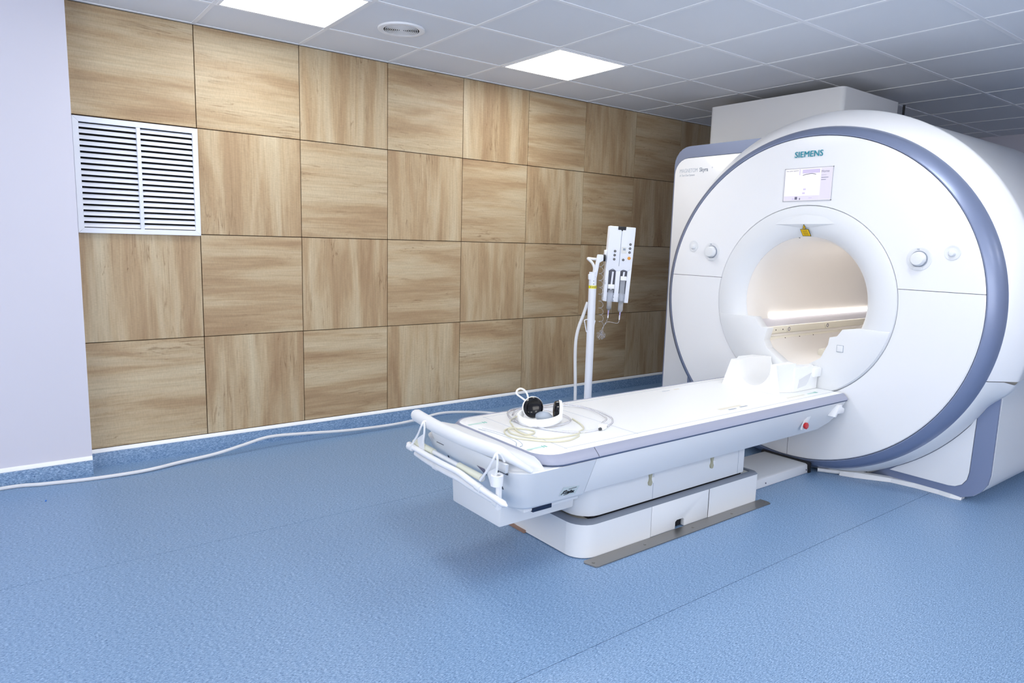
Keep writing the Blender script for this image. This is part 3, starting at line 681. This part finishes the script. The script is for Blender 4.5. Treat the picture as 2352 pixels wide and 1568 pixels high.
for (a, b) in segs:
    nm = 'base_cover'
    if a > 1.89 and a < 2.0:
        fr = [(1.9, .004), (2.068, .004), (2.068, .036), (2.078, .044), (2.122, .044), (2.132, .036), (2.132, .004), (2.308, .004), (2.308, .148), (1.9, .148)]
        G().prism(fr, 1, YC-.257, YC-.235).build(nm, SHELL2, tb, bevel=.002)
        box('cable_notch', BLACKM, tb, 2.06, 2.14, YC-.237, YC-.20, .004, .05)
        box('base_core', SHELL2, tb, 1.9, 2.308, YC-.236, YC+.257, .05, .147)
    else:
        G().loft([[(x, y, z) for x, y in bs] for z in (.004, .148)]).build(nm, SHELL2, tb, cuts=[((a, 0, 0), (1, 0, 0)), ((b, 0, 0), (-1, 0, 0))], ang=50)
g = G(); o_ = [(x, y) for x, y in bs]; i_ = rrect(1.507, 2.70, YC-.222, YC+.222, (.075, .02, .02, .075))
g.loft([[(x, y, .1480) for x, y in o_], [(x, y, .156) for x, y in rrect(1.474, 2.722, YC-.250, YC+.250, (.085, .03, .03, .085))], [(x, y, .1575) for x, y in i_], [(x, y, .148) for x, y in i_]], cap0=False, cap1=False)
g.build('base_rim', GREY_D, tb, ang=50)
G().loft([[(x, y, z) for x, y in i_] for z in (.140, .1495)]).build('base_top', mat('base_top_beige', rgb(214, 212, 205), .5), tb)
pl_ = G().prism([(1.49, -2.372), (1.478, -2.386), (1.492, -2.438), (1.505, -2.444), (2.74, -2.436), (2.752, -2.42), (2.748, -2.372)], 2, .0005, .005).build('floor_plate', STEEL, tb, smooth=False)
for x in (1.51, 1.82, 2.15, 2.45, 2.735): G().cyl((x, -2.408, .005), (x, -2.408, .0075), .006, n=12).build('bolt', STEEL, pl_)
box('floor_plate', mat('plate_edge_brown', rgb(150, 120, 104), .5), tb, 1.455, 1.468, YC+.10, YC+.245, .0005, .012)

# cable duct between table and scanner
dt = G().prism([(-2.272, .001), (-2.268, .05), (-2.255, .056), (-1.985, .056), (-1.972, .05), (-1.968, .001)], 0, 2.735, 3.392).build('cable_duct', SHELL2, None, bevel=.003)
tag(dt, 'low white cable duct on the floor between table base and scanner', 'cable duct')
for x in (2.95, 3.365): G().cyl((x, -2.2712, .022), (x, -2.2745, .022), .004, n=10).build('screw', INK, dt)
box('end_gasket', BLACKM, dt, 3.380, 3.402, -2.282, -1.96, .002, .064, bevel=.004)

# ------------------------------------------------------------------ things lying on the table
hc = thing('head_coil', (3.18, YC, ZT), 'white plastic head coil cradle on the scanner end of the table', 'head coil')
def U(y0, y1, z0, ztl, ztr, yc, zc, ry, rz, n=16, flare=0.0):
    pts = [(y0, z0), (y0, ztr), (yc-ry-flare, ztr)]
    pts += [(yc+ry*cos(pi+pi*k/n), zc+rz*sin(pi+pi*k/n)) for k in range(n+1)]
    pts += [(yc+ry+flare, ztl), (y1, ztl), (y1, z0)]
    return pts
ya = -2.105
A = U(-2.245, -1.955, .5145, .665, .672, ya, .652, .105, .115)
B = U(-2.275, -1.925, .5145, .668, .676, ya, .655, .118, .125)
g = G().loft([[(2.985, y, z) for y, z in U(-2.29, -1.92, .5145, .5175, .5175, ya, .517, .12, .002)], [(3.005, y, z) for y, z in A], [(3.06, y, z) for y, z in A], [(3.12, y, z) for y, z in B], [(3.15, y, z) for y, z in B]])
g.build('neck_yoke', PAD, hc, ang=40)
Cc = U(-2.27, -1.925, .5145, .668, .664, ya, .655, .118, .125)
G().loft([[(3.15, y, z) for y, z in Cc], [(3.25, y, z) for y, z in U(-2.262, -1.93, .5145, .668, .655, ya, .655, .12, .118)], [(3.37, y, z) for y, z in U(-2.255, -1.94, .5145, .655, .648, ya, .645, .12, .09)]]).build('head_cradle', PAD, hc, ang=50)
fr = [(3.13, .5145), (3.372, .5145), (3.372, .600), (3.385, .604), (3.385, .640), (3.30, .652), (3.13, .650)]
G().prism(fr, 1, -2.285, -2.255).build('side_frame', PAD, hc, bevel=.004)
G().prism([(3.165, .535), (3.175, .585), (3.30, .612), (3.27, .565), (3.25, .545)], 1, -2.2875, -2.284).build('side_window', mat('coil_shade', rgb(226, 228, 232), .5), hc, smooth=False)
box('end_block', PAD, hc, 3.31, 3.385, -2.30, -2.27, .585, .638, bevel=.006)

hp = thing('headphones', (1.50, -2.03, ZT), 'white headphones with black ear pads lying on the table', 'headphones')
n1 = Vector((-.30, -.85, .18)).normalized(); c1 = Vector((1.497, -2.0, .575))
G().turn(c1-n1*.028, n1, [(0, .0), (.002, .03), (.01, .046), (.024, .050), (.03, .047)], caps=False).build('ear_cup', PAD, hp)
G().turn(c1-n1*.004, n1, [(0, .046), (.008, .047), (.016, .042), (.018, .035), (.013, .024), (.012, .0)], caps=False).build('ear_pad', BLACK, hp)
n2 = Vector((-.80, .56, .04)).normalized(); c2 = Vector((1.575, -2.075, .568))
G().turn(c2-n2*.022, n2, [(0, .0), (.001, .03), (.006, .045), (.016, .047), (.018, .044)], caps=False).build('ear_cup', PAD, hp)
G().turn(c2-n2*.006, n2, [(0, .042), (.006, .043), (.018, .040), (.022, .034), (.017, .024), (.016, .0)], caps=False).build('ear_pad', BLACK, hp)
bp_ = [(1.478, -1.955, .545), (1.435, -1.975, .536), (1.412, -2.03, .532), (1.425, -2.09, .533), (1.47, -2.125, .537), (1.53, -2.125, .542), (1.575, -2.105, .548)]
g = G()
loops = []
Q_ = [Vector(p) for p in bp_]; P_ = []
for i in range(len(Q_)-1):
    a, b, c, d = Q_[max(0, i-1)], Q_[i], Q_[i+1], Q_[min(len(Q_)-1, i+2)]
    for k in range(5):
        t = k/5; P_.append(.5*((2*b)+(c-a)*t+(2*a-5*b+4*c-d)*t*t+(3*b-a-3*c+d)*t**3))
P_.append(Q_[-1])
for i, p in enumerate(P_):
    t_ = (P_[min(i+1, len(P_)-1)]-P_[max(i-1, 0)]).normalized(); w_ = Vector((0, 0, 1)); s_ = t_.cross(w_).normalized()
    loops.append([tuple(p+s_*a+w_*b) for a, b in ((-.005, -.017), (.005, -.017), (.005, .017), (-.005, .017))])
g.loft(loops).build('headband', PAD, hp, bevel=.003, ang=60)
G().tube([(1.475, -1.985, .60), (1.445, -1.98, .622), (1.418, -1.98, .642), (1.42, -1.98, .658), (1.44, -1.98, .663), (1.464, -1.982, .650), (1.478, -1.985, .622), (1.476, -1.988, .598)], .0042, n=8).build('cord_loop', PAD, hp)
bu = thing('squeeze_bulb', (1.515, -2.045, ZT), 'grey rubber patient call bulb lying between the headphone cups', 'squeeze bulb')
G().turn((1.50, -2.012, .540), (.55, -.8, -.02), [(0, .004), (.004, .010), (.02, .021), (.042, .025), (.062, .021), (.078, .010), (.084, 0)], caps=False).build('bulb', mat('bulb_grey', rgb(168, 178, 192), .4), bu)
ZB = ZT+.0045
def flat(l, r, dz=0.0): return [(x, y, ZT+r+dz) for x, y in l]
G().tube([(1.51, -2.012, .545)]+[(1.505, -1.985, .550), (1.49, -1.94, .535)]+flat([(1.414, -1.948), (1.372, -2.011), (1.331, -2.101), (1.324, -2.166), (1.364, -2.171), (1.389, -2.136), (1.36, -2.08), (1.319, -2.062), (1.286, -2.113), (1.294, -2.167), (1.322, -2.222), (1.363, -2.262), (1.44, -2.276), (1.518, -2.275), (1.553, -2.247), (1.598, -2.223), (1.632, -2.169), (1.666, -2.077)], .0036), .0036, n=8).build('bulb_hose', CREAMT, bu)
G().tube(flat([(1.343, -2.046), (1.292, -2.067), (1.256, -2.124), (1.255, -2.181), (1.293, -2.241), (1.354, -2.307), (1.427, -2.325), (1.504, -2.297)], .0034), .0034, n=8).build('bulb_hose', CREAMT, bu)
at = thing('air_tubing', (1.55, -2.05, ZT), 'coiled clear plastic air tubing with white connector around the headphones', 'tubing')
G().tube(flat([(1.645, -2.273), (1.542, -2.266), (1.473, -2.203), (1.429, -2.109), (1.414, -1.993), (1.433, -1.914), (1.476, -1.844), (1.528, -1.805), (1.60, -1.80), (1.66, -1.85), (1.675, -1.94), (1.66, -2.05), (1.622, -2.108), (1.535, -2.132), (1.455, -2.115), (1.411, -2.056), (1.421, -1.975), (1.47, -1.91)], .005), .005, n=10).build('hose', CLEAR, at)
G().tube(flat([(1.46, -1.90), (1.55, -1.83), (1.70, -1.83), (1.79, -1.835), (1.835, -1.90), (1.845, -1.978), (1.83, -2.069), (1.785, -2.173), (1.719, -2.215), (1.685, -2.25)], .004, .006), .004, n=8).build('hose', CLEAR, at)
G().tube(flat([(1.52, -1.90), (1.62, -1.845), (1.755, -1.848), (1.81, -1.87), (1.855, -1.939), (1.862, -2.054), (1.835, -2.149), (1.775, -2.221), (1.70, -2.262)], .004, .001), .004, n=8).build('hose', CLEAR, at)
g = G().loft([[(1.665+t*.95*cos(.4)-s_*sin(.4)*.95, -2.268+t*sin(.4)+s_*cos(.4), z) for t, s_ in ((-.02, -.014), (.022, -.016), (.022, .016), (-.02, .014))] for z in (ZT+.0002, ZT+.024)]); g.build('connector', PAD, at, bevel=.006)
G().cyl((1.648, -2.276, ZT+.007), (1.638, -2.279, ZT+.007), .0065, n=14).build('connector_collar', RUBBER, at)

# ------------------------------------------------------------------ contrast injector on its stand
IX, IY = 2.791, -1.0
inj = thing('contrast_injector', (IX, IY, 0), 'white contrast injector on a tall pole stand against the wood wall', 'injector')
UR = Vector((cos(YAW), -sin(YAW), 0)); NR = Vector((-sin(YAW), -cos(YAW), 0))     # the head looks into the room
def LP_(u, d, z): v = Vector((IX, IY, 0))+UR*u+NR*d; return (v.x, v.y, z)
def cr6(a, b, d=0.0):
    px = 1340+.1914*a; py = 500+.1914*b
    return LP_((px-(1350+(900-py)*12/260))*.00295, d, 1.075-(py-640)*.002942)
def plate(pts, d0, d1): return G().loft([[cr6(a, b, d0) for a, b in pts], [cr6(a, b, d1) for a, b in pts]])
# base
for k in range(5):
    a = k*2*pi/5+.3
    lg = G().loft([[(IX+r*cos(a)-w*sin(a), IY+r*sin(a)+w*cos(a), z) for w, z in ((-h, z0), (h, z0), (h*.8, z1), (-h*.8, z1))] for r, h, z0, z1 in ((.02, .03, .075, .125), (.26, .018, .075, .10))]).build('leg', WHITE_MET, inj, bevel=.004)
    wc = (IX+.25*cos(a), IY+.25*sin(a))
    G().cyl((wc[0]+.012*sin(a), wc[1]-.012*cos(a), .036), (wc[0]-.012*sin(a), wc[1]+.012*cos(a), .036), .035, n=20).build('caster', RUBBER, lg)
    G().cyl((wc[0], wc[1], .06), (wc[0], wc[1], .085), .01, n=10).build('caster_stem', STEEL, lg)
G().cyl((IX, IY, .07), (IX, IY, .15), .045, n=24).build('hub', WHITE_MET, inj)
G().cyl((IX, IY, .12), (IX, IY, 1.12), .0255, n=28).build('pole', WHITE_MET, inj)
G().cyl((IX, IY, 1.012), (IX, IY, 1.031), .0262, n=28).build('warning_band', mat('band_yellow', rgb(232, 222, 20), .5), inj)
for k, w in enumerate((.008, .006, .010)):
    u = -.012+.012*k
    dd = sqrt(.0264**2-u*u)
    G().add([LP_(u-w/2, dd+.0006, 1.0185), LP_(u+w/2, dd+.0004, 1.0185), LP_(u+w/2, dd+.0004, 1.026), LP_(u-w/2, dd+.0006, 1.026)], [(0, 1, 2, 3)]).build('band_mark', INK, inj, smooth=False)
for z in (1.042, 1.062): G().cyl(LP_(.004, .0245, z), LP_(.004, .0265, z), .003, n=10).build('screw', INK, inj)
# arm
arm = [(62, 742), (152, 744), (192, 540), (236, 515), (240, 455), (225, 446), (172, 446), (165, 470), (140, 600), (118, 660), (62, 680)]
a_ = plate(arm, -.02, .02).build('arm', WHITE_MET, inj, bevel=.004)
G().cyl(cr6(136, 706, .018), cr6(136, 706, .0215), .004, n=10).build('arm_screw', INK, a_)
G().cyl(cr6(236, 484, 0), cr6(262, 484, 0), .022, n=20).build('pivot', BLACKM, a_)
G().tube([cr6(185, 505, -.02), cr6(120, 500, -.03), cr6(72, 496, -.03), cr6(68, 504, -.02), cr6(110, 545, -.01), cr6(132, 600, 0), cr6(128, 650, 0)], .009, n=10).build('arm_hose', CABLE, inj)
G().tube([cr6(55, 1010, -.01), cr6(10, 1150, -.02), LP_(-.085, -.02, .72), LP_(-.095, -.02, .60), LP_(-.085, -.02, .35), LP_(-.075, -.02, .16), LP_(-.03, -.01, .11)], .011, n=10, smooth=6).build('pole_hose', CABLE, inj)
for sgn, (a0, a1) in ((-1, (15, 35)), (1, (135, 110))):
    G().tube([cr6(75 if sgn < 0 else 80, 1206, .01), cr6(a0, 1220, .01), cr6(a0-2*sgn, 1250, .01), cr6(a1, 1355, .01), cr6(a1-12*sgn, 1352, .01)], .003, n=6, smooth=3).build('wire_hook', WHITE_MET, inj)
# power head
HD = [(312, 110), (617, 125), (525, 1007), (230, 988)]
hd = plate(HD, -.075, -.005).build('power_head', WHITE_MET, inj, bevel=.006)
F = .0
ang_off = lambda b: (b-110)/880*85
# raised front plate split by the two syringe bays
def XL_(b): return 312-82*(b-110)/878
def XR_(b): return 617-92*(b-125)/882
fpl = [(XL_(112)+2, 114), (XR_(125)-2, 128), (XR_(605), 605), (518, 635), (470, 612), (436, 632), (384, 632), (345, 603), (301, 630), (XL_(605), 605)]
plate(fpl, -.006, .012).build('front_plate', WHITE_MET, hd, bevel=.003)
for pts in ([(XL_(605), 605), (301, 630), (272, 1003-12), (XL_(985)+1, 985)], [(384, 632), (436, 632), (405, 995), (352, 993)], [(518, 635), (XR_(605), 605), (XR_(1003)-1, 1003), (478, 1003)]):
    plate(pts, -.006, .012).build('bay_wall', WHITE_MET, hd, bevel=.002)
for pts in ([(301, 615), (384, 620), (360, 890), (278, 885)], [(436, 620), (518, 625), (490, 900), (408, 895)]):
    plate(pts, -.0055, -.004).build('bay_floor', mat('bay_dark', rgb(96, 98, 108), .5), hd, smooth=False)
plate([(411, 117), (503, 121), (498, 159), (466, 158), (454, 175), (444, 157), (408, 155)], .011, .0135).build('top_notch', BLACKM, hd, smooth=False)
plate([(450, 175), (456, 175), (420, 575), (414, 575)], .0118, .0126).build('centre_groove', PRINT, hd, smooth=False)
sq = plate([(449, 352), (506, 354), (502, 428), (444, 426)], .0118, .0138).build('keypad', mat('keypad_cream', rgb(226, 228, 226), .4), hd, bevel=.001)
plate([(466, 366), (494, 367), (493, 392), (464, 391)], .0136, .0143).build('keypad_mark', PRINT, sq, smooth=False)
for (a, b) in ((372, 402), (367, 448), (362, 495), (551, 321), (546, 368), (541, 414), (467, 501)):
    bt = G().turn(cr6(a, b, .011), NR, [(0, .0078), (.004, .0078), (.0055, .006), (.0055, 0)], n=18, caps=False).build('button', BLACK, hd)
    G().cyl(cr6(a, b, .0164), cr6(a, b, .0168), .0022, n=8).build('button_mark', PRINTL, bt)
G().turn(cr6(535, 481, .011), NR, [(0, .0105), (.005, .0105), (.007, .008), (.007, 0)], n=20, caps=False).build('start_button', ORANGE, hd)
for (a, b) in ((268, 920), (266, 955), (360, 926), (356, 962), (401, 930)):
    G().cyl(cr6(a, b, .011), cr6(a, b, .014), .005, n=14).build('lock_pin', WHITE_MET, hd)
plate([(258, 392), (297, 388), (292, 520), (250, 520)], -.05, .0).build('head_mount', WHITE_MET, hd, bevel=.004)
text_on('head_lettering', 'C-out', .011, Matrix.Translation(cr6(252, 742, .0126)) @ Matrix(((UR.x, 0, NR.x, 0), (UR.y, 0, NR.y, 0), (0, 1, 0, 0), (0, 0, 0, 1))) @ Matrix.Rotation(-pi/2+.05, 4, 'Z'), INK, hd)
# the two syringes
for k, (a0, b0, a1, b1, pb, lab) in enumerate(((322, 850, 296, 1095, 800, 'left syringe in the injector, plunger pushed down with dark tip at the end'), (462, 742, 432, 1115, 700, 'right syringe in the injector, plunger high and dark seal halfway'))):
    sy = thing('syringe', cr6(a1, b1, .014), lab, 'syringe', 'syringes in the contrast injector')
    p0 = Vector(cr6(a0, b0, .014)); p1 = Vector(cr6(a1, b1, .014)); d_ = (p1-p0).normalized(); Lg = (p1-p0).length
    G().turn(p0, d_, [(0, .020), (.003, .020), (.003, .0165), (Lg-.012, .0160), (Lg-.004, .010), (Lg, .005)], n=24).build('barrel', SYR, sy)
    if k == 0: q = p0+d_*(Lg-.024)
    else: q = Vector(cr6(443, 982, .014))
    G().turn(q, d_, [(0, .0145), (.012, .0145), (.018, .006), (.018, 0)], n=20).build('plunger_seal', BLACK, sy)
    G().turn(p1, d_, [(0, .005), (.006, .0048), (.02, .004), (.04, .0035)], n=12).build('luer_tip', mat('luer_violet', rgb(178, 168, 220), .4), sy)
    top = Vector(cr6(348 if k == 0 else 478, 640, .014))
    G().cyl(top, p0, .006, n=12).build('plunger_rod', WHITE_MET, sy)
    if k == 0: plate([(292, 788), (366, 790), (362, 842), (288, 840)], .004, .022).build('ram_block', PAD, sy, bevel=.002)
    else: plate([(438, 690), (508, 692), (505, 742), (434, 740)], .004, .022).build('ram_block', PAD, sy, bevel=.002)
tl = thing('injection_line', cr6(205, 1380), 'thin coiled plastic line hanging from the injector syringes', 'tubing')
G().tube([cr6(292, 1150, .014), cr6(290, 1180, .014), cr6(270, 1230, .014), cr6(235, 1290, .014), cr6(215, 1330, .014)], .0026, n=6).build('line', CLEAR, tl)
G().tube([cr6(425, 1165, .014), cr6(422, 1210, .014), cr6(400, 1245, .014), cr6(340, 1238, .014), cr6(285, 1232, .014), cr6(250, 1270, .014)], .0026, n=6).build('line', CLEAR, tl)
for p, q in ((cr6(292, 1145, .014), cr6(288, 1185, .014)), (cr6(426, 1150, .014), cr6(422, 1205, .014))): G().cyl(p, q, .004, n=10).build('connector', PAD, tl)
co = []
for k in range(0, 9*12+1):
    t_ = k/(9*12); b = 545+(1270-545)*t_; a = 214-8*sin(t_*3)
    co.append(cr6(a+26*cos(k*2*pi/12), b+14*sin(k*2*pi/12), .014+.02*sin(k*2*pi/12)))
G().tube([cr6(250, 430, -.02), cr6(235, 470, -.02)]+co+[cr6(240, 1290, .014), cr6(215, 1330, .014)], .0019, n=6, smooth=1).build('coil', CLEAR, tl)
kn = []
for k in range(9):
    a_ = k*2.4+.3; rr = 42
    kn += [(208, 1378, 0), (208+rr*cos(a_-.25), 1378+rr*1.1*sin(a_-.25)+12, .01*sin(k)), (208+rr*1.15*cos(a_), 1378+rr*1.25*sin(a_)+12, .012*cos(k)), (208+rr*cos(a_+.25), 1378+rr*1.1*sin(a_+.25)+12, 0)]
G().tube([cr6(235, 1300, .014), cr6(225, 1345, .014)]+[cr6(a, b, .014+c_) for a, b, c_ in kn], .0019, n=6, smooth=4).build('knot', CLEAR, tl)

# ------------------------------------------------------------------ floor cable along the wall
fc = G().tube([(-1.6, -.30, .009), (-.9, -.22, .009), (-.41, -.15, .009), (-.24, -.185, .009), (-.035, -.225, .009), (.209, -.240, .012), (.416, -.195, .016), (.60, -.165, .022), (.755, -.165, .050), (.925, -.140, .070), (1.151, -.13, .055), (1.447, -.13, .032), (1.768, -.13, .025), (1.974, -.13, .035), (2.15, -.13, .055), (2.343, -.13, .041), (2.58, -.16, .010), (2.72, -.40, .010), (2.79, -.70, .011)], .0095, n=10, smooth=7).build('floor_cable', CABLE, None)
tag(fc, 'long white power cable running along the blue baseboard', 'cable')
sp = G().loft([[(-.246+a*.004, -.432+b*.010, z) for a, b in ((-1, -1), (.6, -1), (1.2, .2), (.3, 1.1), (-.8, .5))] for z in (.0006, .003)]).build('plastic_scrap', mat('scrap_blue', rgb(40, 120, 210), .4), None)
tag(sp, 'tiny bright blue plastic scrap on the floor before the painted pier', 'scrap')
